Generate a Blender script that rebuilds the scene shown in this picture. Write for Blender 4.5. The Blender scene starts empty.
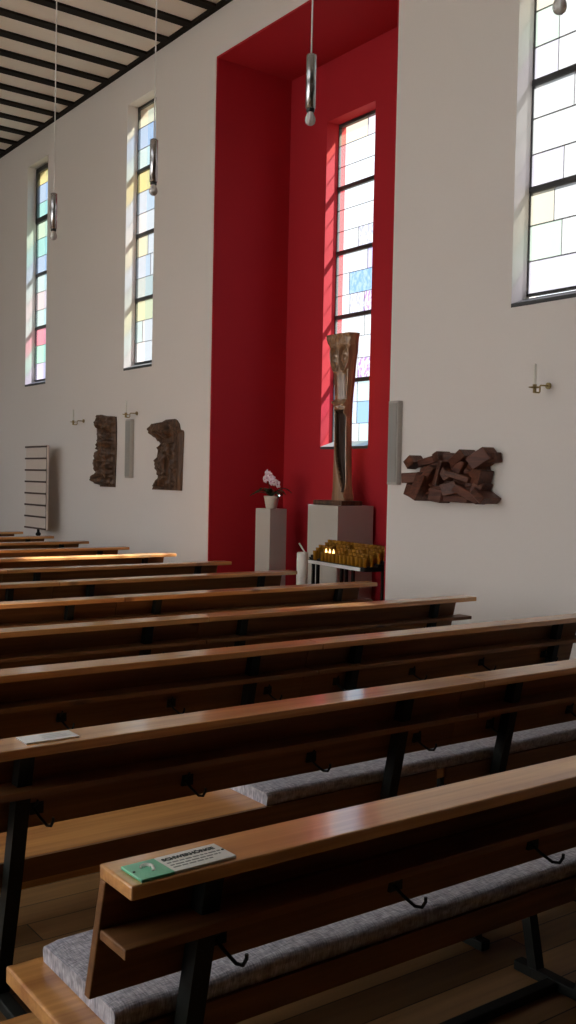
import bpy, math, random
from mathutils import Vector, Matrix, noise
random.seed(7)
D = bpy.data
SC = bpy.context.scene
COL = SC.collection
PI = math.pi

# ------------------------------------------------------------------ materials
def mat(name):
    m = D.materials.new(name); m.use_nodes = True
    nt = m.node_tree
    return m, nt, nt.nodes['Principled BSDF']

def plain(name, col, rough=.6, metal=0., bump=0., bscale=40., coat=0., spec=.5):
    m, nt, p = mat(name)
    p.inputs['Base Color'].default_value = (*col, 1)
    p.inputs['Roughness'].default_value = rough
    p.inputs['Metallic'].default_value = metal
    p.inputs['Coat Weight'].default_value = coat
    p.inputs['Coat Roughness'].default_value = .12
    p.inputs['Specular IOR Level'].default_value = spec
    if bump:
        tc = nt.nodes.new('ShaderNodeTexCoord'); n = nt.nodes.new('ShaderNodeTexNoise'); b = nt.nodes.new('ShaderNodeBump')
        n.inputs['Scale'].default_value = bscale; n.inputs['Detail'].default_value = 5
        b.inputs['Strength'].default_value = bump; b.inputs['Distance'].default_value = .02
        nt.links.new(tc.outputs['Object'], n.inputs['Vector']); nt.links.new(n.outputs['Fac'], b.inputs['Height'])
        nt.links.new(b.outputs['Normal'], p.inputs['Normal'])
    return m

def wood(name, ca, cb, axis=0, rough=.35, coat=0., scale=6., knots=True, croughness=.15, bump=.06, spec=.5):
    m, nt, p = mat(name); N = nt.nodes; L = nt.links
    p.inputs['Specular IOR Level'].default_value = spec
    tc = N.new('ShaderNodeTexCoord'); oi = N.new('ShaderNodeObjectInfo')
    off = N.new('ShaderNodeVectorMath'); off.operation = 'ADD'
    mul = N.new('ShaderNodeMath'); mul.operation = 'MULTIPLY'; mul.inputs[1].default_value = 37.
    L.new(oi.outputs['Random'], mul.inputs[0])
    L.new(tc.outputs['Object'], off.inputs[0]); L.new(mul.outputs[0], off.inputs[1])
    mp = N.new('ShaderNodeMapping')
    s = [scale*3]*3; s[axis] = scale*.16
    mp.inputs['Scale'].default_value = s
    L.new(off.outputs[0], mp.inputs['Vector'])
    n1 = N.new('ShaderNodeTexNoise'); n1.inputs['Scale'].default_value = 1.; n1.inputs['Detail'].default_value = 6; n1.inputs['Distortion'].default_value = .8
    L.new(mp.outputs[0], n1.inputs['Vector'])
    mp2 = N.new('ShaderNodeMapping'); s2 = [scale*14]*3; s2[axis] = scale*.5
    mp2.inputs['Scale'].default_value = s2; L.new(off.outputs[0], mp2.inputs['Vector'])
    n2 = N.new('ShaderNodeTexNoise'); n2.inputs['Scale'].default_value = 1.; n2.inputs['Detail'].default_value = 3
    L.new(mp2.outputs[0], n2.inputs['Vector'])
    mx = N.new('ShaderNodeMath'); mx.operation = 'MULTIPLY_ADD'; mx.inputs[1].default_value = .45
    L.new(n2.outputs['Fac'], mx.inputs[0]); L.new(n1.outputs['Fac'], mx.inputs[2])
    cr = N.new('ShaderNodeValToRGB')
    cr.color_ramp.elements[0].position = .45; cr.color_ramp.elements[0].color = (*ca, 1)
    cr.color_ramp.elements[1].position = .95; cr.color_ramp.elements[1].color = (*cb, 1)
    L.new(mx.outputs[0], cr.inputs['Fac'])
    out = cr.outputs['Color']
    if knots:
        mp3 = N.new('ShaderNodeMapping'); s3 = [5.]*3; s3[axis] = 2.4
        mp3.inputs['Scale'].default_value = s3; L.new(off.outputs[0], mp3.inputs['Vector'])
        v = N.new('ShaderNodeTexVoronoi'); v.inputs['Scale'].default_value = 1.
        L.new(mp3.outputs[0], v.inputs['Vector'])
        mr = N.new('ShaderNodeMapRange'); mr.inputs['From Min'].default_value = .05; mr.inputs['From Max'].default_value = .13
        mr.inputs['To Min'].default_value = .72; mr.inputs['To Max'].default_value = 0
        L.new(v.outputs['Distance'], mr.inputs['Value'])
        mix = N.new('ShaderNodeMix'); mix.data_type = 'RGBA'
        L.new(mr.outputs[0], mix.inputs['Factor']); L.new(out, mix.inputs['A'])
        mix.inputs['B'].default_value = (ca[0]*.3, ca[1]*.25, ca[2]*.25, 1)
        out = mix.outputs['Result']
    L.new(out, p.inputs['Base Color'])
    p.inputs['Roughness'].default_value = rough
    p.inputs['Coat Weight'].default_value = coat; p.inputs['Coat Roughness'].default_value = croughness; p.inputs['Coat IOR'].default_value = 1.75
    b = N.new('ShaderNodeBump'); b.inputs['Strength'].default_value = bump; b.inputs['Distance'].default_value = .01
    L.new(n1.outputs['Fac'], b.inputs['Height']); L.new(b.outputs[0], p.inputs['Normal'])
    L.new(b.outputs[0], p.inputs['Coat Normal'])
    return m

def pane_mat(name, tint, clear=.5, streak=None, gain=1.):
    """antique glass: part clear, part milky."""
    m = D.materials.new(name); m.use_nodes = True; nt = m.node_tree; N = nt.nodes; L = nt.links
    N.remove(N['Principled BSDF']); o = N['Material Output']
    tr = N.new('ShaderNodeBsdfTransparent'); tl = N.new('ShaderNodeBsdfTranslucent'); mx = N.new('ShaderNodeMixShader')
    gl = N.new('ShaderNodeBsdfGlossy'); gl.inputs['Roughness'].default_value = .08; gl.inputs['Color'].default_value = (1, 1, 1, 1)
    mg = N.new('ShaderNodeMixShader'); mg.inputs[0].default_value = .04
    mx.inputs[0].default_value = 1-clear
    GT, GL = .35*gain, .075*gain
    tcol = tuple(GT*c for c in tint); lcol = tuple(GL*c for c in tint)
    tr.inputs['Color'].default_value = (*tcol, 1); tl.inputs['Color'].default_value = (*lcol, 1)
    if streak:
        tc = N.new('ShaderNodeTexCoord'); n = N.new('ShaderNodeTexNoise'); n.inputs['Scale'].default_value = 22.; n.inputs['Detail'].default_value = 4
        mp = N.new('ShaderNodeMapping'); mp.inputs['Scale'].default_value = (1, 1.2, .8)
        cr = N.new('ShaderNodeValToRGB'); cr.color_ramp.elements[0].position = .42; cr.color_ramp.elements[1].position = .6
        L.new(tc.outputs['Object'], mp.inputs[0]); L.new(mp.outputs[0], n.inputs['Vector']); L.new(n.outputs['Fac'], cr.inputs[0])
        for g, node in ((GT, tr), (GL, tl)):
            q = N.new('ShaderNodeMix'); q.data_type = 'RGBA'
            q.inputs['A'].default_value = tuple(g*c for c in tint)+(1,); q.inputs['B'].default_value = tuple(g*c for c in streak)+(1,)
            L.new(cr.outputs[0], q.inputs['Factor']); L.new(q.outputs['Result'], node.inputs['Color'])
    L.new(tr.outputs[0], mx.inputs[1]); L.new(tl.outputs[0], mx.inputs[2])
    L.new(mx.outputs[0], mg.inputs[1]); L.new(gl.outputs[0], mg.inputs[2]); L.new(mg.outputs[0], o.inputs[0])
    return m

PEWA, PEWB = (.36, .135, .034), (.72, .36, .11)
M = {}
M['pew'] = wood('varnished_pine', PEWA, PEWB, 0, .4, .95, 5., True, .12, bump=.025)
M['pew_dark'] = wood('dark_pine', (.10, .040, .013), (.23, .10, .034), 0, .5, .08, 5., True, .25, spec=.3)  # darker pine for backrest, book shelf and the strip along the seat
M['steel'] = plain('black_steel', (.010, .012, .011), .55, spec=.2)
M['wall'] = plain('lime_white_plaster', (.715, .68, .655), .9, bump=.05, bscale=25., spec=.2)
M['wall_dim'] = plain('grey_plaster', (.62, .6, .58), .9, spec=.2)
M['darkpanel'] = wood('dark_panelling', (.03, .014, .007), (.09, .04, .018), 2, .6, 0., 4., False)  # dark wood of the added light-blocking slab and the back wall
M['red'] = plain('crimson_paint', (.42, .016, .026), .75, bump=.03, bscale=30., spec=.25)
M['ceil'] = plain('cream_boards', (.82, .77, .69), .8, spec=.2)
M['batten'] = wood('black_stained_timber', (.008, .006, .005), (.02, .015, .012), 0, .75, 0., 5., False, spec=.15)
M['batten_y'] = wood('black_stained_trim', (.008, .006, .005), (.02, .015, .012), 1, .75, 0., 5., False, spec=.15)
M['iron'] = plain('dark_window_iron', (.03, .03, .032), .5)
M['slate'] = plain('slate_sill', (.045, .047, .05), .6)
M['lead'] = plain('lead_came', (.2, .2, .205), .5, .3)
M['conc'] = plain('smooth_concrete', (.46, .44, .40), .8, bump=.06, bscale=60., spec=.25)
M['bronze'] = wood('carved_walnut', (.15, .075, .036), (.42, .25, .13), 2, .35, .7, 7., False)
M['hollow'] = wood('dark_wood_hollow', (.022, .010, .006), (.05, .024, .013), 2, .55, .2, 7., False, spec=.3)  # darker wood tone for the faces inside the statue's hollow
M['relief'] = wood('dark_carved_oak', (.014, .0065, .0035), (.14, .07, .036), 2, .5, .1, 8., False, bump=.3, spec=.3)
M['relief_red'] = wood('reddish_carved_oak', (.03, .008, .005), (.15, .052, .028), 1, .5, .1, 9., False, bump=.3, spec=.3)
M['steelbright'] = plain('brushed_steel', (.5, .5, .52), .25, 1.)
M['cord'] = plain('pale_cord', (.7, .68, .64), .6)
M['socket'] = plain('black_socket', (.01, .01, .01), .5)
M['brass'] = plain('old_brass', (.32, .24, .11), .35, 1.)
M['votive_wax'] = plain('honey_wax', (.5, .36, .12), .5)
M['wax'] = plain('white_wax', (.72, .70, .64), .5)
M['grille'] = plain('silver_grey_speaker_mesh', (.34, .34, .32), .6, .1, bump=.4, bscale=300.)
M['trimlight'] = plain('light_grey_casing', (.42, .40, .37), .5)
M['board'] = plain('cream_board', (.66, .575, .51), .6)
M['rail'] = plain('dark_brown_rail', (.07, .04, .03), .5)
M['ceramic'] = plain('cream_ceramic', (.66, .62, .54), .4, bump=.15, bscale=50.)
M['leaf'] = plain('dark_green_leaf', (.015, .05, .014), .4)
M['petal'] = plain('pale_pink_petal', (.75, .60, .68), .6)
M['lip'] = plain('magenta_lip', (.45, .08, .25), .6)
M['soil'] = plain('bark_mulch', (.05, .03, .02), .9)
M['tag'] = plain('white_card', (.75, .75, .73), .5)
M['green'] = plain('green_print', (.13, .56, .33), .3, coat=.4)
M['signwhite'] = plain('white_print', (.80, .82, .76), .3, coat=.4)
M['ink'] = plain('dark_print', (.03, .05, .04), .6)
M['alu'] = plain('pale_metal_rail', (.72, .72, .73), .35)

def amber():
    m, nt, p = mat('amber_glass')
    p.inputs['Base Color'].default_value = (.55, .25, .022, 1); p.inputs['Roughness'].default_value = .1
    p.inputs['Transmission Weight'].default_value = .4; p.inputs['IOR'].default_value = 1.45
    return m
M['amber'] = amber()
def bulbglass():
    m, nt, p = mat('frosted_bulb_glass')
    p.inputs['Base Color'].default_value = (.86, .86, .84, 1); p.inputs['Roughness'].default_value = .15
    p.inputs['Transmission Weight'].default_value = .55; p.inputs['IOR'].default_value = 1.4
    return m
M['bulb'] = bulbglass()
def flame_mat():
    m, nt, p = mat('candle_flame')
    p.inputs['Base Color'].default_value = (1, .6, .15, 1)
    p.inputs['Emission Color'].default_value = (1, .62, .22, 1); p.inputs['Emission Strength'].default_value = 5.
    return m
M['flame'] = flame_mat()
def fabric():
    m, nt, p = mat('grey_woven_cushion'); N = nt.nodes; L = nt.links
    tc = N.new('ShaderNodeTexCoord')
    w = []
    for ax in (0, 1):
        mp = N.new('ShaderNodeMapping'); s = [45, 45, 45]; s[ax] = 330; mp.inputs['Scale'].default_value = s
        n = N.new('ShaderNodeTexNoise'); n.inputs['Scale'].default_value = 1; n.inputs['Detail'].default_value = 2
        L.new(tc.outputs['Object'], mp.inputs[0]); L.new(mp.outputs[0], n.inputs['Vector']); w.append(n)
    a = N.new('ShaderNodeMath'); a.operation = 'MULTIPLY'
    L.new(w[0].outputs['Fac'], a.inputs[0]); L.new(w[1].outputs['Fac'], a.inputs[1])
    cr = N.new('ShaderNodeValToRGB')
    cr.color_ramp.elements[0].position = .05; cr.color_ramp.elements[0].color = (.13, .128, .15, 1)
    cr.color_ramp.elements[1].position = .45; cr.color_ramp.elements[1].color = (.60, .59, .66, 1)
    L.new(a.outputs[0], cr.inputs[0]); L.new(cr.outputs[0], p.inputs['Base Color'])
    b = N.new('ShaderNodeBump'); b.inputs['Strength'].default_value = .5; b.inputs['Distance'].default_value = .004
    L.new(a.outputs[0], b.inputs['Height']); L.new(b.outputs[0], p.inputs['Normal'])
    p.inputs['Roughness'].default_value = .95; p.inputs['Specular IOR Level'].default_value = .15
    return m
M['fabric'] = fabric()
def floor_mat():
    m, nt, p = mat('floorboards'); N = nt.nodes; L = nt.links
    tc = N.new('ShaderNodeTexCoord')
    br = N.new('ShaderNodeTexBrick'); br.inputs['Scale'].default_value = 1.; br.inputs['Brick Width'].default_value = 2.6; br.inputs['Row Height'].default_value = .14
    br.inputs['Mortar Size'].default_value = .0025; br.inputs['Bias'].default_value = 0.
    br.inputs['Color1'].default_value = (.12, .062, .022, 1); br.inputs['Color2'].default_value = (.30, .17, .066, 1); br.inputs['Mortar'].default_value = (.01, .006, .004, 1)
    L.new(tc.outputs['Object'], br.inputs['Vector'])
    mp = N.new('ShaderNodeMapping'); mp.inputs['Scale'].default_value = (1.2, 22, 1)
    n = N.new('ShaderNodeTexNoise'); n.inputs['Detail'].default_value = 6; n.inputs['Scale'].default_value = 1.5
    L.new(tc.outputs['Object'], mp.inputs[0]); L.new(mp.outputs[0], n.inputs['Vector'])
    mr = N.new('ShaderNodeMapRange'); mr.inputs['To Min'].default_value = .55; mr.inputs['To Max'].default_value = 1.4
    L.new(n.outputs['Fac'], mr.inputs['Value'])
    v = N.new('ShaderNodeMix'); v.data_type = 'RGBA'; v.blend_type = 'MULTIPLY'; v.inputs['Factor'].default_value = 1.
    L.new(br.outputs['Color'], v.inputs['A']); L.new(mr.outputs[0], v.inputs['B'])
    L.new(v.outputs['Result'], p.inputs['Base Color'])
    p.inputs['Roughness'].default_value = .45
    b = N.new('ShaderNodeBump'); b.inputs['Strength'].default_value = .15; b.inputs['Distance'].default_value = .01
    L.new(br.outputs['Fac'], b.inputs['Height']); b.invert = True; L.new(b.outputs[0], p.inputs['Normal'])
    return m
M['floor'] = floor_mat()

# ------------------------------------------------------------------ mesh builder
class MB:
    def __init__(s): s.v = []; s.f = []; s.m = []; s.sm = []
    def add(s, vs, fs, mi=0, smooth=False, mtx=None):
        k = len(s.v)
        s.v += [tuple(mtx @ Vector(v)) if mtx is not None else tuple(v) for v in vs]
        for f in fs: s.f.append([k+i for i in f]); s.m.append(mi); s.sm.append(smooth)
        return s
    def box(s, x0, x1, y0, y1, z0, z1, mi=0, mtx=None):
        vs = [(x0, y0, z0), (x1, y0, z0), (x1, y1, z0), (x0, y1, z0), (x0, y0, z1), (x1, y0, z1), (x1, y1, z1), (x0, y1, z1)]
        return s.add(vs, [(0, 3, 2, 1), (4, 5, 6, 7), (0, 1, 5, 4), (1, 2, 6, 5), (2, 3, 7, 6), (3, 0, 4, 7)], mi, False, mtx)
    def prism_x(s, prof, x0, x1, mi=0):
        """extrude a (y,z) profile along x"""
        n = len(prof)
        vs = [(x0, y, z) for y, z in prof]+[(x1, y, z) for y, z in prof]
        fs = [tuple(range(n))[::-1], tuple(range(n, 2*n))]+[(i, (i+1) % n, n+(i+1) % n, n+i) for i in range(n)]
        return s.add(vs, fs, mi)
    def tube(s, pts, r, n=10, mi=0, cap=True, closed=False):
        pts = [Vector(p) for p in pts]; N = len(pts)
        rs = r if isinstance(r, (list, tuple)) else [r]*N
        vs = []; up = None
        for i, p in enumerate(pts):
            t = (pts[min(i+1, N-1)]-pts[max(i-1, 0)]).normalized()
            if up is None:
                up = Vector((0, 0, 1)) if abs(t.z) < .9 else Vector((1, 0, 0))
            a = t.cross(up).normalized(); b = a.cross(t).normalized(); up = b
            for k in range(n):
                w = 2*PI*k/n
                vs.append(p+rs[i]*(math.cos(w)*a+math.sin(w)*b))
        fs = [(i*n+k, i*n+(k+1) % n, (i+1)*n+(k+1) % n, (i+1)*n+k) for i in range(N-1) for k in range(n)]
        s.add(vs, fs, mi, True)
        if cap: s.add([vs[k] for k in range(n)], [tuple(range(n))[::-1]], mi); s.add([vs[(N-1)*n+k] for k in range(n)], [tuple(range(n))], mi)
        return s
    def lathe(s, prof, c=(0, 0, 0), n=24, mi=0, smooth=True):
        vs = []; K = len(prof)
        for r, z in prof:
            for k in range(n): vs.append((c[0]+r*math.cos(2*PI*k/n), c[1]+r*math.sin(2*PI*k/n), c[2]+z))
        fs = [(i*n+k, i*n+(k+1) % n, (i+1)*n+(k+1) % n, (i+1)*n+k) for i in range(K-1) for k in range(n)]
        s.add(vs, fs, mi, smooth)
        s.add(vs[:n], [tuple(range(n))[::-1]], mi); s.add(vs[-n:], [tuple(range(n))], mi)
        return s
    def build(s, name, mats, parent=None, loc=None, bevel=0., seg=2):
        me = D.meshes.new(name)
        me.from_pydata([tuple(v) for v in s.v], [], s.f)
        for m in (mats if isinstance(mats, (list, tuple)) else [mats]): me.materials.append(m)
        for p, mi, sm in zip(me.polygons, s.m, s.sm): p.material_index = mi; p.use_smooth = sm
        me.update()
        o = D.objects.new(name, me); COL.objects.link(o)
        if parent is not None: o.parent = parent
        if loc is not None: o.location = loc
        if bevel:
            b = o.modifiers.new('bevel', 'BEVEL'); b.width = bevel; b.segments = seg; b.limit_method = 'ANGLE'
        return o

def tag(o, label, cat, group=None):
    o['label'] = label; o['category'] = cat
    if group: o['group'] = group
    return o
def thing(name, label, cat, loc=(0, 0, 0), rz=0., group=None):
    o = D.objects.new(name, None); COL.objects.link(o); o.location = loc; o.rotation_euler = (0, 0, rz)
    o.empty_display_size = .1
    return tag(o, label, cat, group)
def struct(o): o['kind'] = 'structure'; return o
def dup(root, loc, label=None, group=None, rz=None):
    r = root.copy(); COL.objects.link(r); r.location = loc
    if rz is not None: r.rotation_euler = (0, 0, rz)
    if label: r['label'] = label
    if group: r['group'] = group
    for ch in list(root.children):
        c = ch.copy(); COL.objects.link(c); c.parent = r
        for g in ch.children:
            d = g.copy(); COL.objects.link(d); d.parent = c
    return r

# ------------------------------------------------------------------ the room
W = 5.45            # inner face of the long wall with the niche
XL, YB, YF, H = -5.2, -3.0, 21.0, 6.29
GX = 5.60           # glass plane of the wall windows
ZS, ZT = 2.785, 5.87
WIN = {1: (13.09, 13.82), 2: (10.07, 10.76), 3: (4.10, 4.82)}
NY0, NY1, NZ, NB = 6.09, 8.79, 5.78, 6.385
NW = (7.41, 8.157, 1.86, 5.18)
GNX = 6.55

struct(MB().box(XL-.3, NB+.3, YB-.3, YF+.3, -.12, 0).build('floor', M['floor']))
FILL_GAP = (-3.2, -.9, 1.2, 9.0)   # unseen ceiling opening, added for fill light from above
cb = MB()
for a in ((XL-.3, FILL_GAP[0], YB-.3, YF+.3), (FILL_GAP[1], W+.3, YB-.3, YF+.3), (FILL_GAP[0], FILL_GAP[1], YB-.3, FILL_GAP[2]), (FILL_GAP[0], FILL_GAP[1], FILL_GAP[3], YF+.3)): cb.box(*a, H, H+.15)
struct(cb.build('ceiling', M['ceil']))

def grid_wall(mb, x0, x1, ys, zs, holes, axis='x'):
    for a, b in zip(ys[:-1], ys[1:]):
        for c, d in zip(zs[:-1], zs[1:]):
            cy, cz = (a+b)/2, (c+d)/2
            if any(h[0] < cy < h[1] and h[2] < cz < h[3] for h in holes): continue
            if axis == 'x': mb.box(x0, x1, a, b, c, d)
            else: mb.box(a, b, x0, x1, c, d)
    return mb
holes = [(*WIN[k], ZS, ZT) for k in WIN]+[(NY0-.02, NY1+.02, -1, NZ+.02)]
ys = sorted({YB-.3, YF+.3, *[h[0] for h in holes], *[h[1] for h in holes]})
struct(grid_wall(MB(), W, W+.27, ys, [0, ZS, NZ+.02, ZT, H], [h for h in holes]).build('wall_right', M['wall']))

n = MB()
n.box(W+.004, NB+.25, NY1, NY1+.15, 0, NZ)              # far cheek
n.box(W+.004, NB+.25, NY0-.15, NY0, 0, NZ)              # near cheek
n.box(W+.004, NB+.25, NY0-.15, NY1+.15, NZ, NZ+.15)     # niche ceiling
grid_wall(n, NB, NB+.25, [NY0-.15, NW[0], NW[1], NY1+.15], [0, NW[2], NW[3], NZ], [NW])
struct(n.build('wall_niche', M['red']))

# unseen opposite long wall, its window openings added to light the room
lh = [(5.8, 8.8, 1.5, 4.6), (9.4, 12.4, 1.5, 4.6), (13.0, 16.0, 1.5, 4.6), (16.6, 19.6, 1.5, 4.6)]
ys = sorted({YB-.3, YF+.3, *[h[0] for h in lh], *[h[1] for h in lh]})
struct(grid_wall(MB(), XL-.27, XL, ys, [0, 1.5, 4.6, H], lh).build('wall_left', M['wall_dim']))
struct(MB().box(XL-.27, W+.27, YF, YF+.3, 0, H).build('wall_far', M['wall']))
struct(MB().box(XL-.27, W+.27, YB-.3, YB, 0, H).build('wall_back', M['darkpanel']))

# added unseen slab over the camera, blocks light on the near pew faces
gb = MB().box(XL+.01, W-.01, YB+.01, .9, 2.9, 3.1).box(XL+.01, W-.01, .8, .9, 3.1, 4.0)
struct(gb.build('ceiling_light_blocker', M['darkpanel']))

# ceiling battens and edge trim
k = 0
y = 8.804-.485*20
while y < YF-.2:
    k += 1
    struct(MB().box((FILL_GAP[1] if FILL_GAP[2] < y < FILL_GAP[3] else XL+.01), W-.012, y-.06, y+.06, H-.028, H+.01).build('trim_%d' % k, M['batten']))
    y += .485
struct(MB().box(W-.055, W-.001, YB+.01, YF-.01, H-.034, H+.01).build('trim_%d' % (k+1), M['batten_y']))

# ------------------------------------------------------------------ windows
TINTS = {
 'w': (.96, .985, 1), 'l3': (.90, .88, 1), 'g3': (.84, 1, .88), 'y3': (1, .95, .78), 'y': (1, .89, .42), 'ly': (1, .97, .72), 'yg': (.93, .98, .66), 'b': (.55, .72, .95), 'lb': (.76, .88, 1),
 't': (.48, .88, .85), 'g': (.72, .95, .74), 'c': (.74, .95, .95), 'p': (1, .42, .52), 'pk': (.96, .84, .88), 'm': (.60, .95, .82),
 'l': (.80, .76, 1), 'v': (.72, .66, 1), 'gr': (.72, .84, .82), 'or': (1, .88, .68), 'sb': (.40, .60, .80), 'mp': (.95, .80, .95)}
PM = {}
def pane(key, clear):
    gain = 2.75 if clear == .85 else 1.7
    kk = (key, clear)
    if kk not in PM:
        if key == 'mv': PM[kk] = pane_mat('mottled_mauve_glass', (1, .97, 1), clear, (.62, .36, .72), gain)
        elif key == 'mb': PM[kk] = pane_mat('mottled_blue_glass', (.50, .66, .90), clear, (.30, .50, .78), gain)
        elif key == 'ms': PM[kk] = pane_mat('speckled_white_glass', (1, 1, 1), clear, (.62, .60, .80), gain)
        else: PM[kk] = pane_mat('glass_%s' % key, TINTS[key], clear, None, gain)
    return PM[kk]

def window(num, xg, y0, y1, z0, z1, rows, per, clear, casement=False, lip=.012):
    """rows: bottom to top, each a list of (tint, share) from the far side (left as seen) to the near side"""
    R = len(rows); hz = (z1-z0)/R
    mats = []; g = MB(); ld = MB(); fr = MB()
    for i, row in enumerate(rows):
        za, zb = z0+i*hz, z0+(i+1)*hz
        yy = y1
        for j, (key, sh) in enumerate(row):
            yn = yy-sh*(y1-y0)
            m = pane(key, clear)
            if m not in mats: mats.append(m)
            g.add([(xg, yy, za), (xg, yn, za), (xg, yn, zb), (xg, yy, zb)], [(0, 1, 2, 3)], mats.index(m))
            yy = yn
            if j < len(row)-1: ld.box(xg-.004, xg+.004, yy-.0016, yy+.0016, za, zb)
        if i and i % per: ld.box(xg-.004, xg+.004, y0, y1, za-.0022, za+.0022)
    for i in range(per, R, per):
        za = z0+i*hz; fr.box(xg-.016, xg+.016, y0, y1, za-.02, za+.02)
    t = .009
    fr.box(xg-lip, xg+.02, y1-t, y1, z0, z1); fr.box(xg-lip, xg+.02, y0, y0+t, z0, z1)
    fr.box(xg-lip, xg+.02, y0, y1, z1-.03, z1); fr.box(xg-lip, xg+.02, y0, y1, z0, z0+.02)
    if casement:
        zc = z0+(R-per)*hz
        for a in ((y1-.07, y1-.012), (y0+.012, y0+.05)): fr.box(xg-.028, xg+.01, a[0], a[1], zc, z1-.02)
        fr.box(xg-.028, xg+.01, y0+.012, y1-.012, z1-.075, z1-.015); fr.box(xg-.028, xg+.01, y0+.012, y1-.012, zc-.03, zc+.04)
    w = struct(g.build('window_%d' % num, mats))
    struct(ld.build('lead_lines', M['lead'], w)); struct(fr.build('window_frame', M['iron'], w))
    return w
def sill(w, x0, xg, y0, y1, z0):
    s = MB(); s.prism_x  # sloped slate sill, front edge lower than its back
    pr = [(x0, z0-.015), (x0, z0+.012), (xg, z0+.075), (xg, z0-.015)]
    vs = [(x, y0, z) for x, z in pr]+[(x, y1, z) for x, z in pr]
    s.add(vs, [(0, 1, 2, 3), (7, 6, 5, 4), (0, 4, 5, 1), (1, 5, 6, 2), (2, 6, 7, 3), (3, 7, 4, 0)])
    struct(s.build('window_sill', M['slate'], w))

o1 = lambda k: [(k, 1.)]
w1 = window(1, GX, *WIN[1], ZS+.07, ZT, [[('l', .55), ('lb', .45)], o1('m'), o1('p'), [('c', .7), ('lb', .3)], o1('pk'), o1('c'), [('b', .5), ('lb', .5)], o1('t'), o1('g'), [('t', .6), ('c', .4)], o1('b'), o1('y')], 3, .8, True)
w2 = window(2, GX, *WIN[2], ZS+.07, ZT, [[('w', 1.)], [('c', .25), ('w', .75)], [('yg', 1.)], [('gr', .6), ('w', .4)], [('lb', .5), ('w', .5)], [('ly', .4), ('w', .6)], o1('w'), o1('lb'), o1('y'), o1('c'), [('b', .6), ('lb', .4)], o1('ly')], 3, .8)
w3 = window(3, GX+.02, *WIN[3], ZS+.08, ZT, [o1('l3'), [('g3', .4), ('w', .6)], [('y3', .3), ('w', .7)], [('l3', .4), ('w', .6)], o1('w'), [('w', .5), ('w', .5)], [('l3', .3), ('w', .7)], [('g3', .3), ('w', .7)], [('y3', .4), ('w', .6)], [('l3', .3), ('w', .7)], o1('w'), o1('y3')], 3, .22)
w4 = window(4, GNX, NW[0], NW[1], NW[2]+.03, NW[3], [
    [('w', .55), ('c', .2), ('sb', .25)], [('lb', .5), ('sb', .3), ('b', .2)], [('l', .5), ('c', .5)],
    [('w', .5), ('mv', .5)], [('w', .5), ('w', .5)], [('w', .62), ('w', .38)],
    [('w', .3), ('ms', .3), ('mv', .4)], [('w', .28), ('mb', .52), ('mb', .2)], [('w', .65), ('v', .35)],
    [('w', .45), ('ms', .55)], o1('w'), o1('w'),
    o1('w'), o1('w'), [('or', .6), ('pk', .4)]], 3, .85)
for w, x0, xg, a, b, z in ((w1, W-.004, GX+.02, *WIN[1], ZS), (w2, W-.004, GX+.02, *WIN[2], ZS), (w3, W-.004, GX+.04, *WIN[3], ZS), (w4, NB-.004, GNX+.02, NW[0], NW[1], NW[2])):
    sill(w, x0, xg, a+.001, b-.001, z)
# mullions of the added, unseen windows in the opposite wall
for i, h in enumerate(lh):
    f = MB()
    for t in range(5):
        yy = h[0]+(h[1]-h[0])*t/4; f.box(XL-.16, XL-.1, yy-.03, yy+.03, h[2], h[3])
    for z in (h[2], (h[2]+h[3])/2, h[3]): f.box(XL-.16, XL-.1, h[0], h[1], z-.03, z+.03)
    struct(f.build('window_%d' % (5+i), M['iron']))

# ------------------------------------------------------------------ pews
Y0, S = .614, .9635
def PY(i): return Y0+i*S
def make_pew(L, posts, hooks, right_end, label):
    t = thing('pew', label, 'pew')
    MB().box(0, L, 0, .13, .772, .80).build('book_ledge', M['pew'], t, bevel=.004)
    pe = L-.075 if right_end else L
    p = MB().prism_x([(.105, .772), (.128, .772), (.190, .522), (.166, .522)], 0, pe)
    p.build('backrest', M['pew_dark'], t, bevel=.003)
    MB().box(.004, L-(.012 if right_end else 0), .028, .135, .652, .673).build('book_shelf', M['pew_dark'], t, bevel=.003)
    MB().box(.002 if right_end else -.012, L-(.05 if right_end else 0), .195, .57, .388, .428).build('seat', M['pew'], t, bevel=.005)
    MB().box(.0, L-.05, .181, .1945, .362, .4275).build('seat_edge_shade', M['pew_dark'], t)  # dark strip standing in for shade on the seat's near edge
    k = MB().box(.02, L-.04, -.37, -.21, .16, .20).build('kneeler', M['pew'], t, bevel=.004)
    for px in posts:
        q = MB()
        w = .021
        q.prism_x([(.055, .7715), (.098, .7715), (.178, .40), (.27, .03), (.225, .03), (.133, .40)], px-w, px+w)
        q.build('rear_post', M['steel'], t)
        q = MB(); q.prism_x([(.485, .3875), (.52, .3875), (.445, .03), (.41, .03)], px-.018, px+.018)
        q.build('front_leg', M['steel'], t)
        MB().box(px-.02, px+.02, -.33, .50, .0, .032).box(px-.018, px+.018, .196, .51, .36, .3875).box(px-.015, px+.015, -.30, -.27, .03, .16).build('foot_bar', M['steel'], t, bevel=.004)
    MB().box(posts[0], posts[-1], .33, .37, .0, .028).build('floor_rail', M['steel'], t, bevel=.004)
    for hx in hooks:
        h = MB(); yb = .152
        h.box(hx-.02, hx+.02, yb-.006, yb+.004, .565, .60)
        h.tube([(hx-.008, yb-.002, .582), (hx, yb-.03, .562), (hx+.006, yb-.065, .548), (hx+.009, yb-.085, .552), (hx+.011, yb-.094, .568), (hx+.011, yb-.094, .578)], .0042, 7)
        h.tube([(hx-.008, yb-.002, .588), (hx-.008, yb-.02, .598), (hx-.008, yb-.03, .612)], .0038, 7)
        h.build('bag_hook', M['steel'], t)
    return t
XA, XB, XE = .83, 2.785, 4.803
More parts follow.
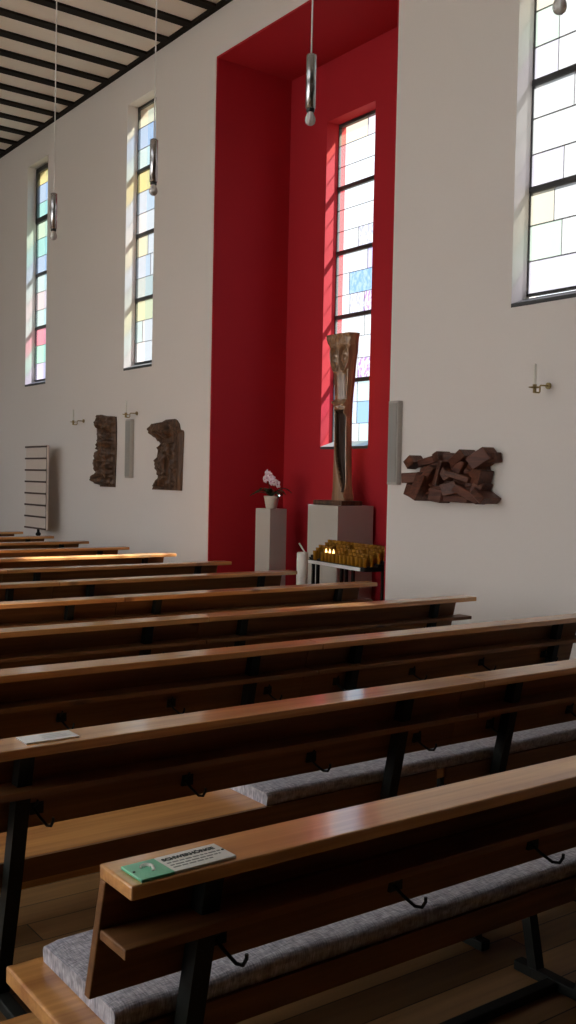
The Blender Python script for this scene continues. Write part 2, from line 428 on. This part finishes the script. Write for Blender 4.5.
NTH = ['', 'nearest', 'second', 'third', 'fourth', 'fifth', 'sixth', 'seventh', 'eighth', 'ninth', 'tenth', 'eleventh', 'twelfth']
LABL = {1: 'nearest varnished pew, its left ledge end carrying the green and white sign',
        2: 'pew of the second row with a white card on its ledge and bare seat',
        3: 'left pew of the third row, grey cushion showing behind the card pew',
        4: 'left pew of the fourth row from the camera, plain ledge',
        5: 'left pew of the fifth row from the camera, at the left frame edge',
        6: 'left pew of the sixth row from the camera, cut by the left frame edge',
        7: 'left pew of the seventh row, only its right tip beside the sunlit row'}
LABR = {1: 'pew continuing the nearest row towards the wall past the sign pew',
        2: 'right pew of the second row, its ledge joined at a seam over grey cushion',
        3: 'long right pew of the third row whose ledge runs out at the right edge',
        4: 'right pew of the fourth row, its overhanging end in front of the white wall',
        5: 'right pew of the fifth row, its end just below the candle rack',
        6: 'right pew of the sixth row, its end just before the white pillar candle',
        7: 'right pew of the seventh row, ending in front of the red niche',
        8: 'right pew of the eighth row with its ledge lit bright orange by sun',
        9: 'ninth pew from the camera, dark ledge just beyond the sunlit one',
        10: 'tenth pew from the camera with a small sunlit spot at its left',
        11: 'eleventh pew from the camera, below the foot of the hymn board',
        12: 'farthest pew in view, a dark tip at the left edge beside hymn board'}
G = 'varnished wooden pews in rows'
pl = make_pew(XB-XA-.003, (.215, 1.635), (.28, .775, 1.265, 1.76), False, LABL[1]); pl.location = (XA, PY(1), 0); pl['group'] = G
pr = make_pew(XE-XB, (.265, 1.725), (.20, .69, 1.19, 1.69), True, LABR[1]); pr.location = (XB, PY(1), 0); pr['group'] = G
for i in range(2, 8): dup(pl, (XA, PY(i), 0), LABL[i], G)
for i in range(2, 13): dup(pr, (XB, PY(i), 0), LABR[i], G)

def cushion(x0, x1, y, label):
    m = MB(); n = 60; prof = []
    a, b, z0, z1, r = .184, .545, .4290, .476, .018
    for k in range(5): w = PI/2*k/4; prof.append((a+r-r*math.cos(w), z1-r+r*math.sin(w)))
    for k in range(9):
        t = (k+1)/10; prof.append((a+r+(b-a-2*r)*t, z1+.004*math.sin(PI*t)))
    for k in range(5): w = PI/2*k/4; prof.append((b-r+r*math.sin(w), z1-r+r*math.cos(w)))
    prof += [(b-.006, z0), (a+.006, z0)]
    P = len(prof); vs = []
    for i in range(n+1):
        x = x0+(x1-x0)*i/n
        e = min(1., min(i, n-i)/1.+.86)
        for (yy, zz) in prof:
            dz = .005*noise.noise(Vector((x*5, yy*6, y)))
            vs.append((x, y+yy, z0+(zz-z0)*e+(dz if zz > z0+.01 else 0)))
    fs = [(i*P+k, i*P+(k+1) % P, (i+1)*P+(k+1) % P, (i+1)*P+k) for i in range(n) for k in range(P)]
    m.add(vs, fs, 0, True)
    m.add(vs[:P], [tuple(range(P))[::-1]]); m.add(vs[-P:], [tuple(range(P))])
    return tag(m.build('seat_cushion', M['fabric']), label, 'cushion', 'long grey seat cushions')
cushion(.895, 2.78, PY(1), 'long grey woven cushion on the seat of the nearest pew')
cushion(1.94, 4.70, PY(2), 'grey cushion covering only the right part of the second pew row')
cushion(2.05, 4.70, PY(3), 'grey cushion on the third pew row, mostly hidden by the pew before it')

# ------------------------------------------------------------------ sign and card on the ledges
def text(body, size, loc, m, parent, name='lettering', sx=1., rot=(0, 0, 0), ext=.0004, off=0.):
    c = D.curves.new(name, 'FONT'); c.body = body; c.size = size; c.extrude = ext; c.offset = off
    c.materials.append(m)
    o = D.objects.new(name, c); COL.objects.link(o)
    me = D.meshes.new_from_object(o.evaluated_get(bpy.context.evaluated_depsgraph_get()))
    D.objects.remove(o); D.curves.remove(c); me.name = name
    o = D.objects.new(name, me); COL.objects.link(o)
    if not me.materials: me.materials.append(m)
    o.parent = parent; o.location = loc; o.scale = (sx, 1, 1); o.rotation_euler = rot
    return o
sg = thing('hearing_sign', 'green and white sign with an ear symbol lying on the nearest pew ledge', 'sign', (.852, 1.580, .8005), math.radians(2))
MB().box(0, .070, 0, .078, 0, .006).build('green_panel', M['green'], sg, bevel=.0015)['label'] = 'green panel with white ear'
MB().box(.0705, .208, 0, .078, 0, .006).build('white_panel', M['signwhite'], sg, bevel=.0015)['label'] = 'white panel with dark lettering'
ear = MB()
pts = []
for k in range(13):
    a = math.radians(175-k*18.5); r = .0125
    pts.append((.037+r*math.cos(a)*.9, .046+r*math.sin(a), .0063))
pts += [(.044, .031, .0063), (.040, .026, .0063), (.036, .028, .0063)]
ear.tube(pts, [.0018+.0018*math.sin(PI*k/(len(pts)-1)) for k in range(len(pts))], 6)
ear.tube([(.037+.0055*math.cos(math.radians(150-k*26)), .047+.006*math.sin(math.radians(150-k*26)), .0063) for k in range(8)], .0014, 6)
ear.build('ear_symbol', M['signwhite'], sg)
text('SCHWERHÖRIGE', .0165, (.0765, .052, .0062), M['ink'], sg, sx=.92, off=.0006)
lines = MB()
random.seed(3)
for z, x1 in ((.038, .197), (.026, .190), (.015, .165)):
    x = .0775
    while x < x1:
        wd = random.uniform(.006, .018); lines.box(x, min(x+wd, x1), z, z+.0042, .006, .0064); x += wd+.003
lines.build('small_print', plain('grey_print', (.22, .24, .22), .6), sg)
sc_ = MB()
for x, y in ((.006, .039), (.202, .039)): sc_.lathe([(.0028, .0058), (.0028, .0072), (.0015, .0078)], (x, y, 0), 10)
sc_.build('screw', M['ink'], sg)
cd = thing('ledge_card', 'glossy white card lying on the second pew ledge at the left', 'card', (1.03, 2.572, .8005), math.radians(0))
MB().box(0, .155, 0, .075, 0, .004).build('card', plain('white_gloss_card', (.85, .85, .86), .25, coat=.6), cd, bevel=.001)
ln = MB()
for z in (.052, .036, .022): ln.box(.06, .14-random.uniform(0, .03), z, z+.004, .004, .0043)
ln.build('small_print', plain('faint_print', (.3, .34, .36), .6), cd)

# ------------------------------------------------------------------ pendant lamps
def pendant(x, y, zb, label):
    t = thing('pendant_lamp', label, 'lamp', (x, y, zb), 0, 'steel tube pendant lamps')
    MB().lathe([(.02, .083), (.0245, .085), (.0245, .34), (.018, .345)], n=28).build('lamp_tube', M['steelbright'], t)
    MB().lathe([(.017, .066), (.0205, .068), (.0205, .0835), (.017, .0845)], n=20).build('lamp_socket', M['socket'], t)
    MB().lathe([(.001, 0), (.012, .003), (.022, .012), (.0265, .026), (.025, .040), (.019, .054), (.0135, .066)], n=24).build('bulb', M['bulb'], t)
    MB().tube([(0, 0, .345), (.002, .001, (H-zb)*.5), (0, 0, H-zb-.03)], .0042, 8).build('cord', M['cord'], t)
    MB().lathe([(.04, H-zb-.03), (.045, H-zb-.02), (.045, H-zb-.0015)], n=20).build('ceiling_rose', M['socket'], t)
    return t
LX = 3.0
p0 = pendant(LX, 3.97, 3.262, 'pendant tube lamp hanging before the red niche')
for y, l in ((7.09, 'pendant lamp farthest left, hanging before the leftmost window'), (5.56, 'pendant lamp hanging at the edge of the middle left window'), (2.46, 'pendant lamp whose bulb hangs before the near right window')):
    dup(p0, (LX, y, 3.262), l)

# ------------------------------------------------------------------ reliefs on the wall
def interp(tab, v):
    if v <= tab[0][0]: return tab[0][1]
    for (a, p), (b, q) in zip(tab[:-1], tab[1:]):
        if v <= b: return p+(q-p)*(v-a)/(b-a)
    return tab[-1][1]
def relief(left, right, z0, z1, hf, nu=40, nv=80, back=0.):
    """slab whose front faces -X: left/right are tables (t, offset) measured along +Y; hf(u,t) is the depth in front of the back plane"""
    m = MB(); vs = []
    for j in range(nv+1):
        t = j/nv; a = interp(left, t); b = interp(right, t)
        for i in range(nu+1):
            u = i/nu; vs.append((-hf(u, t), a+(b-a)*u, z0+(z1-z0)*t))
    W_ = nu+1
    fs = [(j*W_+i, j*W_+i+1, (j+1)*W_+i+1, (j+1)*W_+i) for j in range(nv) for i in range(nu)]
    ring = [i for i in range(nu+1)]+[j*W_+nu for j in range(1, nv+1)]+[nv*W_+i for i in range(nu-1, -1, -1)]+[j*W_ for j in range(nv-1, 0, -1)]
    m.add(vs, fs, 0, True)
    K = len(ring)
    rv = [vs[r] for r in ring]+[(back, vs[r][1], vs[r][2]) for r in ring]
    m.add(rv, [(i, i+K, (i+1) % K+K, (i+1) % K) for i in range(K)])
    # back cover as strips
    bl = [(back, interp(left, j/nv), z0+(z1-z0)*j/nv) for j in range(nv+1)]+[(back, interp(right, j/nv), z0+(z1-z0)*j/nv) for j in range(nv+1)]
    m.add(bl, [(j, j+1, nv+1+j+1, nv+1+j) for j in range(nv)])
    return m
def bumpf(u, t, cu, ct, ru, rt, h):
    d = ((u-cu)/ru)**2+((t-ct)/rt)**2
    return h*math.sqrt(1-d) if d < 1 else 0.
def ns(a, b, s): return noise.noise(Vector((a, b, s)))
def ridged(a, b, s): return 1-abs(noise.noise(Vector((a, b, s))))*2.2

# left carved panel: a tall crowd of figures
def hA(u, t):
    h = .07+.02*ridged(u*3.2, t*7, 1.3)+.018*ridged(u*7, t*15, 4.1)
    for cu, ct in ((.3, .86), (.68, .80), (.45, .70), (.75, .60)): h += bumpf(u, t, cu, ct, .16, .055, .035)
    h += bumpf(u, t, .7, .38, .16, .34, .05)-bumpf(u, t, .45, .35, .10, .30, .045)+bumpf(u, t, .25, .3, .14, .28, .035)+bumpf(u, t, .3, .08, .28, .09, .04)
    e = min(u, 1-u, t*1.5, (1-t)*1.5)
    return max(.015, h*min(1, .45+e*8))
def tabA(xs): return [(t, -(x-192)*.00303+.0) for t, x in xs]
yA, zA0, zA1 = 11.19, 1.393, 2.275
Ls = tabA([(0, 148), (.06, 145), (.075, 124), (.14, 130), (.2, 141), (.22, 130), (.35, 126), (.5, 121), (.63, 116), (.78, 112), (.9, 103), (.95, 106), (.98, 98), (1, 104)])
Rs = tabA([(0, 282), (.2, 284), (.5, 288), (.8, 287), (.96, 282), (.975, 200), (1, 150)])
ra = relief(Ls, Rs, zA0, zA1, lambda u, t: max(.012, 1.9*hA(u, t)-.135), 44, 110).build('wall_relief', M['relief'], loc=(W-.002, yA, 0))
tag(ra, 'tall dark carved wooden relief nearest the hymn board, beside a grey speaker', 'relief')
# right carved panel: a bowed figure against a plank
def hB(u, t):
    h = .055+.02*ridged(u*3, t*6, 9.1)+.014*ridged(u*8, t*13, 2.2)
    h += bumpf(u, t, .32, .84, .36, .14, .06)+bumpf(u, t, .55, .9, .10, .14, .03)-bumpf(u, t, .45, .70, .35, .035, .05)
    h += bumpf(u, t, .45, .45, .22, .3, .05)+bumpf(u, t, .15, .42, .12, .28, .03)-bumpf(u, t, .55, .30, .07, .22, .04)
    h += bumpf(u, t, .3, .1, .3, .10, .05)
    if u > .80 and t < .8: h = .075+.006*ridged(u*6, t*3, 5.5)
    e = min(u, 1-u, t*1.4, (1-t)*1.4)
    return max(.015, h*min(1, .45+e*8))
def tabB(xs): return [(t, -(x-259)*.0024) for t, x in xs]
Lb = tabB([(0, 122), (.06, 135), (.1, 152), (.18, 176), (.33, 166), (.48, 164), (.6, 176), (.655, 200), (.69, 184), (.70, 165), (.75, 145), (.80, 130), (.88, 114), (.94, 128), (.955, 190), (1, 245)])
Rb = tabB([(0, 394), (.4, 398), (.8, 404), (.835, 398), (.85, 372), (.93, 362), (.985, 340), (1, 322)])
rb = relief(Lb, Rb, 1.385, 2.158, lambda u, t: max(.012, 1.8*hB(u, t)-.12), 46, 100).build('wall_relief', M['relief'], loc=(W-.002, 9.665, 0))
tag(rb, 'dark carved wooden relief of a bowed figure, nearest the red niche on its left', 'relief')
# near relief: a heap of hewn wooden blocks
rc = thing('wall_relief', 'wide brown relief of jumbled hewn wood blocks on the near white wall', 'relief', (W-.002, 5.325, 1.577))
def hC(u, t):
    return max(.02, .07+.025*ridged(u*5, t*4, 3.3)+.02*ridged(u*11, t*9, 8.8)-bumpf(u, t, .4, .55, .12, .2, .03))*min(1, .5+min(u, 1-u, t, 1-t)*6)
cl = [(0, .36), (.15, .38), (.5, .36), (.8, .30), (1, .22)]
crr = [(0, -.32), (.3, -.36), (.6, -.37), (1, -.34)]
relief(cl, crr, -.165, .13, hC, 50, 36).build('relief_body', M['relief_red'], rc)
BL = [(98, 138, 62, 46, -32, .105), (104, 214, 88, 50, -3, .11), (100, 275, 56, 62, 18, .10), (160, 255, 62, 130, 20, .15), (178, 135, 92, 36, -14, .10), (236, 115, 46, 46, -18, .12),
      (285, 122, 56, 52, 8, .11), (338, 122, 88, 42, -38, .14), (424, 122, 92, 66, -36, .13), (410, 205, 66, 70, 12, .11), (262, 190, 34, 120, 14, .16), (345, 205, 96, 28, 22, .17),
      (300, 262, 58, 60, -20, .14), (372, 285, 120, 38, 32, .13), (440, 290, 84, 34, 36, .15), (232, 295, 60, 66, 10, .12), (318, 310, 120, 30, 2, .10), (205, 200, 26, 100, 34, .17), (462, 118, 34, 46, -8, .09), (290, 190, 28, 70, -30, .175), (420, 255, 40, 50, 20, .13), (345, 160, 40, 60, 24, .14)]
KX, KZ = .00224, .00158
for cx, cy, w, h, ang, dep in BL:
    a = math.radians(-ang); q = []
    for sx, sy in ((-1, -1), (1, -1), (1, 1), (-1, 1)):
        px, py = sx*w/2, sy*h/2
        X = px*math.cos(a)+py*math.sin(a); Yv = -px*math.sin(a)+py*math.cos(a)
        q.append((-(cx+X-270)*KX, -(cy+Yv-205)*KZ))
    b = MB(); j = random.uniform(-.045, .045)
    vs = [(-.005, y, z) for y, z in q]+[(-dep-(j if i in (1, 2) else -j*.3), y*.985+.015*sum(p[0] for p in q)/4, z*.985+.015*sum(p[1] for p in q)/4) for i, (y, z) in enumerate(q)]
    b.add(vs, [(0, 1, 2, 3), (7, 6, 5, 4), (0, 4, 5, 1), (1, 5, 6, 2), (2, 6, 7, 3), (3, 7, 4, 0)])
    b.build('hewn_block', M['relief_red'], rc, bevel=.006, seg=1)

# ------------------------------------------------------------------ column speakers
def speaker(y, z0, z1, wd, dp, label):
    t = thing('column_speaker', label, 'speaker', (W-.001, y, z0), 0, 'grey column speakers')
    h = z1-z0
    MB().box(-dp, 0, -wd/2, wd/2, 0, h).build('speaker_case', M['trimlight'], t, bevel=.006)
    g = MB().box(-dp-.006, -dp+.004, -wd/2+.012, wd/2-.012, .02, h-.02)
    for k in range(6):
        zz = .06+k*(h-.12)/5
        g.lathe([(.001, -.0005), (.03, -.0005)], (0, 0, -5), 4) if False else None
    g.build('speaker_grille', M['grille'], t)
    return t
speaker(10.53, 1.509, 2.19, .13, .05, 'slim grey column speaker between the two dark figure reliefs')
speaker(5.968, 1.504, 2.172, .115, .05, 'grey column speaker at the right edge of the red niche')

# ------------------------------------------------------------------ candle sconces
def sconce(y, z, label):
    t = thing('candle_sconce', label, 'sconce', (W-.001, y, z), 0, 'brass wall candle sconces')
    MB().tube([(0, 0, 0), (-.012, 0, 0)], .022, 16).build('wall_plate', M['brass'], t)
    MB().tube([(-.01, 0, 0), (-.085, 0, -.002), (-.092, 0, -.008), (-.093, 0, -.045), (-.10, 0, -.052), (-.15, 0, -.052)], .006, 8).build('arm', M['brass'], t)
    MB().lathe([(.012, -.056), (.012, -.03), (.008, -.028), (.038, -.022), (.042, -.016), (.014, -.016), (.014, .0)], (-.145, 0, 0), 20).build('drip_pan', M['brass'], t)
    MB().lathe([(.010, -.0155), (.010, .13), (.006, .136), (.0012, .137), (.0012, .146)], (-.145, 0, 0), 14).build('candle', M['wax'], t)
    return t
s0 = sconce(4.466, 2.199, 'brass candle sconce alone on the white wall below the near window')
dup(s0, (W-.001, 11.835, 2.216), 'brass candle sconce left of the tall carved relief')
dup(s0, (W-.001, 10.40, 2.255), 'brass candle sconce just above the slim speaker between reliefs')

# ------------------------------------------------------------------ hymn board on its stand
hb = thing('hymn_board', 'tall cream hymn board with dark rails on a post by the wall', 'hymn board', (5.2, 12.76, 0))
MB().box(0, .03, -.35, .36, .80, 1.91).build('board_panel', M['board'], hb, bevel=.004)
for k in range(8):
    z = .812+k*(1.893-.812)/7
    MB().box(-.016, 0, -.35, .36, z-.011, z+.011).build('number_rail', M['rail'], hb)
MB().box(-.0035, .0, -.35, -.342, .80, 1.91).build('edge_strip', M['rail'], hb)
MB().tube([(.015, -.06, .03), (.015, -.06, .80)], .018, 12).lathe([(.02, .71), (.035, .725), (.035, .745), (.02, .76)], (.015, -.06, 0), 14).build('post', M['steel'], hb)
MB().lathe([(.15, 0), (.15, .012), (.12, .03), (.02, .04)], (.015, -.06, 0), 24).build('foot', M['steel'], hb)

# ------------------------------------------------------------------ niche furnishing
sp = MB().box(5.87, 6.08, 8.30, 8.56, 0, 1.227).build('pedestal', M['conc'], bevel=.004)
tag(sp, 'slim grey concrete pedestal carrying the potted orchid', 'pedestal')
bp = MB().box(5.9, 6.34, 7.252, 7.711, 0, 1.292).build('pedestal', M['conc'], bevel=.004)
tag(bp, 'broad grey concrete pedestal under the carved statue', 'pedestal')

# statue
st = thing('statue', 'tall slender carved wooden statue of two heads standing before the bright window', 'statue', (6.185, 7.525, 1.2925))
MB().box(-.2, .06, -.22, .22, 0, .045).build('plinth', M['relief'], st, bevel=.008)
SL = [(0, .10), (.02, .098), (.06, .085), (.3, .075), (.5, .082), (.58, .092), (.66, .10), (.74, .112), (.80, .128), (.88, .158), (.94, .185), (.97, .205), (1., .20)]
SR = [(0, -.150), (.015, -.155), (.05, -.140), (.1, -.125), (.3, -.112), (.5, -.108), (.58, -.112), (.66, -.125), (.74, -.142), (.80, -.15), (.88, -.168), (.94, -.175), (1., -.195)]
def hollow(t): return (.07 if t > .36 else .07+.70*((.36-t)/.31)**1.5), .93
def hS(u, t):
    h = .078+.010*math.sin(PI*u)-.045*max(0, (u-.90)/.10)**1.5
    # long dark hollow of the robe
    lo, hi = hollow(t)
    if .05 < t < .55 and lo < u < hi:
        h -= .062*min(1, (u-lo)*14)*min(1, (hi-u)*14)*min(1, (.55-t)*40)*min(1, (t-.05)*14)
    # drape sweeping across the foot
    if t < .2:
        c = .92-t*1.6
        h += .03*math.exp(-((u-c)/.07)**2)*min(1, t*40)
    # crossing arms
    c = .60-.075*u
    h += .035*math.exp(-((t-c)/.016)**2)*(1 if .1 < u < 1 else 0)
    c = .552+.03*u
    h += .02*math.exp(-((t-c)/.010)**2)*(1 if u > .35 else 0)
    # two heads framed by hair
    for (cu, ct, ru, rt) in ((.27, .852, .20, .078), (.72, .855, .215, .084)):
        du, dt = (u-cu)/ru, (t-ct)/rt
        d = math.sqrt(du*du+dt*dt)
        if d < .70: h += .055*math.sqrt(max(0, 1-(d/.72)**2))-.036
        elif d < .84: h -= .040
        elif d < 1.12: h += .024*math.cos((d-.98)/.14*PI/2)
        if d < .7:
            h += .016*math.exp(-(du/.13)**2)*(1 if -.25 < dt < .2 else 0)             # nose
            h -= .014*math.exp(-((dt-.16)/.10)**2)*math.exp(-((abs(du)-.30)/.18)**2)  # eyes
            h -= .012*math.exp(-((dt+.40)/.06)**2)*math.exp(-(du/.26)**2)             # mouth
    if t > .93: h += .016*ridged(u*5, t*26, 2.)+.02*(t-.93)/.07
    if .60 < t < .78: h += .012*math.sin(u*9+t*6)
    return max(.02, h*min(1, .72+min(u, 1-u)*4))
body = relief(SL, SR, .045, 1.64, hS, 60, 200, 0.)
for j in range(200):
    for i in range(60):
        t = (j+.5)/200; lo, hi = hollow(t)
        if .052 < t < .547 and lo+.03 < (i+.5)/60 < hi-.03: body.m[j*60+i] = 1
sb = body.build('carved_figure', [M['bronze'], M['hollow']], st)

# orchid in a pot
oc = thing('potted_orchid', 'pale pink orchid in a cream pot on the slim pedestal', 'potted plant', (5.975, 8.43, 1.2275)); oc.scale = (1.13, 1.13, 1.08)
MB().lathe([(.045, 0), (.05, .004), (.068, .10), (.072, .118), (.066, .12), (.062, .108)], n=28).build('pot', M['ceramic'], oc)
MB().lathe([(.001, .106), (.06, .108)], n=20).build('soil', M['soil'], oc)
random.seed(5)
for k in range(9):
    a = k*2*PI/9+.3; L_ = random.uniform(.13, .2); lf = MB(); vs = []; fs = []
    for i in range(9):
        t = i/8; r = L_*t; z = .11+.10*math.sin(t*2.1)*(.6+.4*random.random()*0+.2*(k % 3))-.05*t*t
        w = .028*math.sin(PI*(t*.86+.10))
        c, s = math.cos(a), math.sin(a)
        for e in (-1, 0, 1):
            for dz in (0,): vs.append((r*c-e*w*s, r*s+e*w*c, z+abs(e)*.006))
    for i in range(8):
        for e in range(2): fs.append((i*3+e, i*3+e+1, (i+1)*3+e+1, (i+1)*3+e))
    lf.add(vs, fs, 0, True)
    o = lf.build('leaf', M['leaf'], oc); o.modifiers.new('thick', 'SOLIDIFY').thickness = .003
FK = 1.45
FL = [(-.01, .045, .315), (-.035, .02, .275), (-.03, -.005, .30), (-.02, -.03, .262), (-.03, -.055, .235), (-.012, -.075, .215), (-.02, .055, .262), (-.03, -.02, .24)]
MB().tube([(0, .01, .108), (.0, .035, .20), (-.005, .05, .29), (-.015, .04, .325), (-.018, -.01, .31), (-.018, -.07, .265), (-.012, -.115, .225)], .003, 7).build('stem', M['leaf'], oc)
for (x, y, z) in FL:
    y = .0+(y-.01)*FK; z = .125+(z-.105)*.98
    f = MB(); tilt = random.uniform(-.4, .4)
    for k in range(5):
        a = k*2*PI/5+PI/2+tilt; R_ = .042 if k % 2 == 0 else .038; wd = .024
        c, s = math.cos(a), math.sin(a); vs = [(x-.004, y, z)]
        for i in range(1, 5):
            t = i/4; w = wd*math.sin(PI*(.15+.75*t))
            for e in (-1, 1): vs.append((x-.004-.006*math.sin(PI*t), y+R_*t*c-e*w*s*.8, z+R_*t*s+e*w*c*.8))
        f.add(vs, [(0, 1, 2)]+[(1+2*i, 3+2*i, 4+2*i, 2+2*i) for i in range(3)], 0, True)
    o = f.build('flower', M['petal'], oc); o.modifiers.new('thick', 'SOLIDIFY').thickness = .0025
    MB().lathe([(.001, -.005), (.006, -.002), (.007, .003), (.001, .006)], (x-.01, y, z-.004), 8).build('flower_lip', M['lip'], o)

# tall white pillar candle
pc = MB().lathe([(.048, 0), (.05, .004), (.05, .89), (.046, .90), (.036, .903), (.012, .898), (.001, .898)], (5.25, 6.925, 0), 32)
tag(pc.build('pillar_candle', M['wax']), 'thick white pillar standing at the left of the votive candle rack', 'candle')

# votive rack
RZ = math.radians(-7.5)
rk = thing('votive_rack', 'black metal rack full of amber votive candles in the red niche', 'candle rack', (5.60, 6.76, 0), RZ)
RL, RD, RT = .56, .17, .80
MB().box(-RD, RD, -RL, RL, RT-.016, RT).box(-RD, -RD+.006, -RL, RL, RT, RT+.02).box(RD-.006, RD, -RL, RL, RT, RT+.02).box(-RD, RD, -RL, -RL+.006, RT, RT+.02).box(-RD, RD, RL-.006, RL, RT, RT+.02).build('tray', M['steel'], rk)
for r in range(1, 5): MB().box(-RD+.035+r*.066-.032, -RD+.035+r*.066+.032, -RL+.008, RL-.008, RT, RT+.021*r).build('step', M['steel'], rk)
MB().box(-RD-.008, -RD-.0005, -RL+.06, RL-.04, RT-.014, RT+.014).build('front_rail', M['alu'], rk)['label'] = 'pale metal strip along the front edge'
MB().box(-RD-.011, -RD-.008, RL-.16, RL-.045, RT-.008, RT+.03).build('price_tag', M['tag'], rk)['label'] = 'small white tag'
for sx in (-1, 1):
    for yy in (RL-.26, RL-.34, -RL+.2):
        MB().box(sx*.15-.012, sx*.15+.012, yy-.012, yy+.012, .0, RT-.0165).build('leg', M['steel'], rk)
MB().box(-.17, .17, -RL+.1, RL-.1, .20, .215).build('lower_shelf', M['steel'], rk)
rot = Matrix.Rotation(RZ, 4, 'Z')
def rackpt(x, y, z): v = rot @ Vector((x, y, z)); return (v.x+5.60, v.y+6.76, z)
vc = thing('votive_candle', 'unlit amber glass votive candle among the rows on the rack', 'votive candle', (0, 0, 0), 0, 'unlit amber votives on the rack')
MB().lathe([(.013, 0), (.017, .004), (.022, .090), (.023, .098), (.020, .098), (.0185, .050), (.001, .050)], n=14).build('cup', M['amber'], vc)
MB().lathe([(.001, .0505), (.018, .0505), (.018, .053), (.002, .054), (.0012, .056), (.0012, .066), (.0005, .066)], n=10).build('wax', M['votive_wax'], vc)
lit = {(0, 6): 'lit votive, leftmost of the three burning together', (0, 7): 'lit votive, middle one of three burning together', (0, 8): 'lit votive, rightmost of the three burning together'}
first = True
for r in range(5):
    for c in range(17):
        px, py = -RD+.035+r*.066, RL-.075-c*.0625
        if (r, c) in ((0, 0), (0, 1), (0, 2), (1, 0), (1, 1), (0, 4), (2, 0), (1, 3), (2, 5), (3, 0), (1, 10), (3, 8), (2, 13)): continue
        loc = rackpt(px, py, RT+.0005+.021*r)
        if (r, c) in lit:
            o = dup(vc, loc, lit[(r, c)]+' on the rack', None); o['group'] = 'burning votives'
            MB().lathe([(.0008, .072), (.008, .086), (.010, .098), (.006, .115), (.0006, .132)], n=10).build('flame', M['flame'], o)
        elif first: vc.location = loc; first = False
        else: dup(vc, loc)
# lighter stick leaning in the tray, leaflets on the lower shelf
a = rackpt(-RD+.045, RL-.14, RT+.008); b = rackpt(-RD+.0, RL-.03, RT+.15)
tag(MB().tube([a, b], .008, 10).build('lighting_taper', M['wax']), 'thin white taper leaning at the left end of the votive rack', 'taper')
bx_ = MB(); q = rackpt(-.05, -RL+.25, .216)
bx_.box(-.07, .07, -.11, .11, 0, .06)
o = bx_.build('candle_box', M['tag'], loc=q, bevel=.004); o.rotation_euler = (0, 0, RZ)
tag(o, 'small pale box on the lower shelf of the votive rack', 'box')

# ------------------------------------------------------------------ light
w = D.worlds.new('World'); SC.world = w; w.use_nodes = True; nt = w.node_tree
bg = nt.nodes['Background']
tc = nt.nodes.new('ShaderNodeTexCoord'); sx = nt.nodes.new('ShaderNodeSeparateXYZ'); cr = nt.nodes.new('ShaderNodeValToRGB')
mr = nt.nodes.new('ShaderNodeMapRange'); mr.inputs['From Min'].default_value = -1; mr.inputs['From Max'].default_value = 1
nt.links.new(tc.outputs['Generated'], sx.inputs[0]); nt.links.new(sx.outputs['Z'], mr.inputs['Value']); nt.links.new(mr.outputs[0], cr.inputs[0])
e = cr.color_ramp.elements
e[0].position = .47; e[0].color = (.85, .80, .70, 1)
e[1].position = .53; e[1].color = (.86, .93, 1., 1)
nt.links.new(cr.outputs[0], bg.inputs['Color']); bg.inputs['Strength'].default_value = 1.6
sun = D.lights.new('Sun', 'SUN'); sun.energy = 48.; sun.angle = math.radians(1.5); sun.color = (1, .985, .95)
so = D.objects.new('Sun', sun); COL.objects.link(so); so.location = (12, 4, 14)
so.rotation_euler = Vector((-1, .20, -1.32)).to_track_quat('-Z', 'Y').to_euler()
def portal(loc, rot, a, b):
    l = D.lights.new('Portal', 'AREA'); l.shape = 'RECTANGLE'; l.size = a; l.size_y = b; l.cycles.is_portal = True
    o = D.objects.new('Portal', l); COL.objects.link(o); o.location = loc; o.rotation_euler = rot
for h in lh: portal((XL-.2, (h[0]+h[1])/2, (h[2]+h[3])/2), (0, -PI/2, 0), h[3]-h[2], h[1]-h[0])

portal(((FILL_GAP[0]+FILL_GAP[1])/2, (FILL_GAP[2]+FILL_GAP[3])/2, H+.12), (0, 0, 0), FILL_GAP[1]-FILL_GAP[0], FILL_GAP[3]-FILL_GAP[2])
# ------------------------------------------------------------------ camera
cam = D.cameras.new('Camera'); co = D.objects.new('Camera', cam); COL.objects.link(co)
r = Vector((0.80628359, -0.59116379, 0.02078815)); u = Vector((0.00244342, 0.03847121, 0.99925672)); f = Vector((0.59152413, 0.8056335, -0.03246317))
mw = Matrix(((r.x, u.x, -f.x, 0), (r.y, u.y, -f.y, 0), (r.z, u.z, -f.z, 1.53), (0, 0, 0, 1)))
co.matrix_world = mw
cam.sensor_fit = 'VERTICAL'; cam.sensor_height = 36.; cam.lens = 36*1003.91/1024
cam.clip_start = .05; cam.clip_end = 200
SC.camera = co
SC.view_settings.view_transform = 'Standard'; SC.view_settings.look = 'None'; SC.view_settings.gamma = 1; SC.view_settings.exposure = 0.
SC.view_settings.use_curve_mapping = False
SC.cycles.max_bounces = 10; SC.cycles.diffuse_bounces = 6; SC.cycles.transparent_max_bounces = 12
SC.cycles.sample_clamp_indirect = 6.; SC.cycles.use_denoising = True
SC.cycles.caustics_reflective = False; SC.cycles.caustics_refractive = False
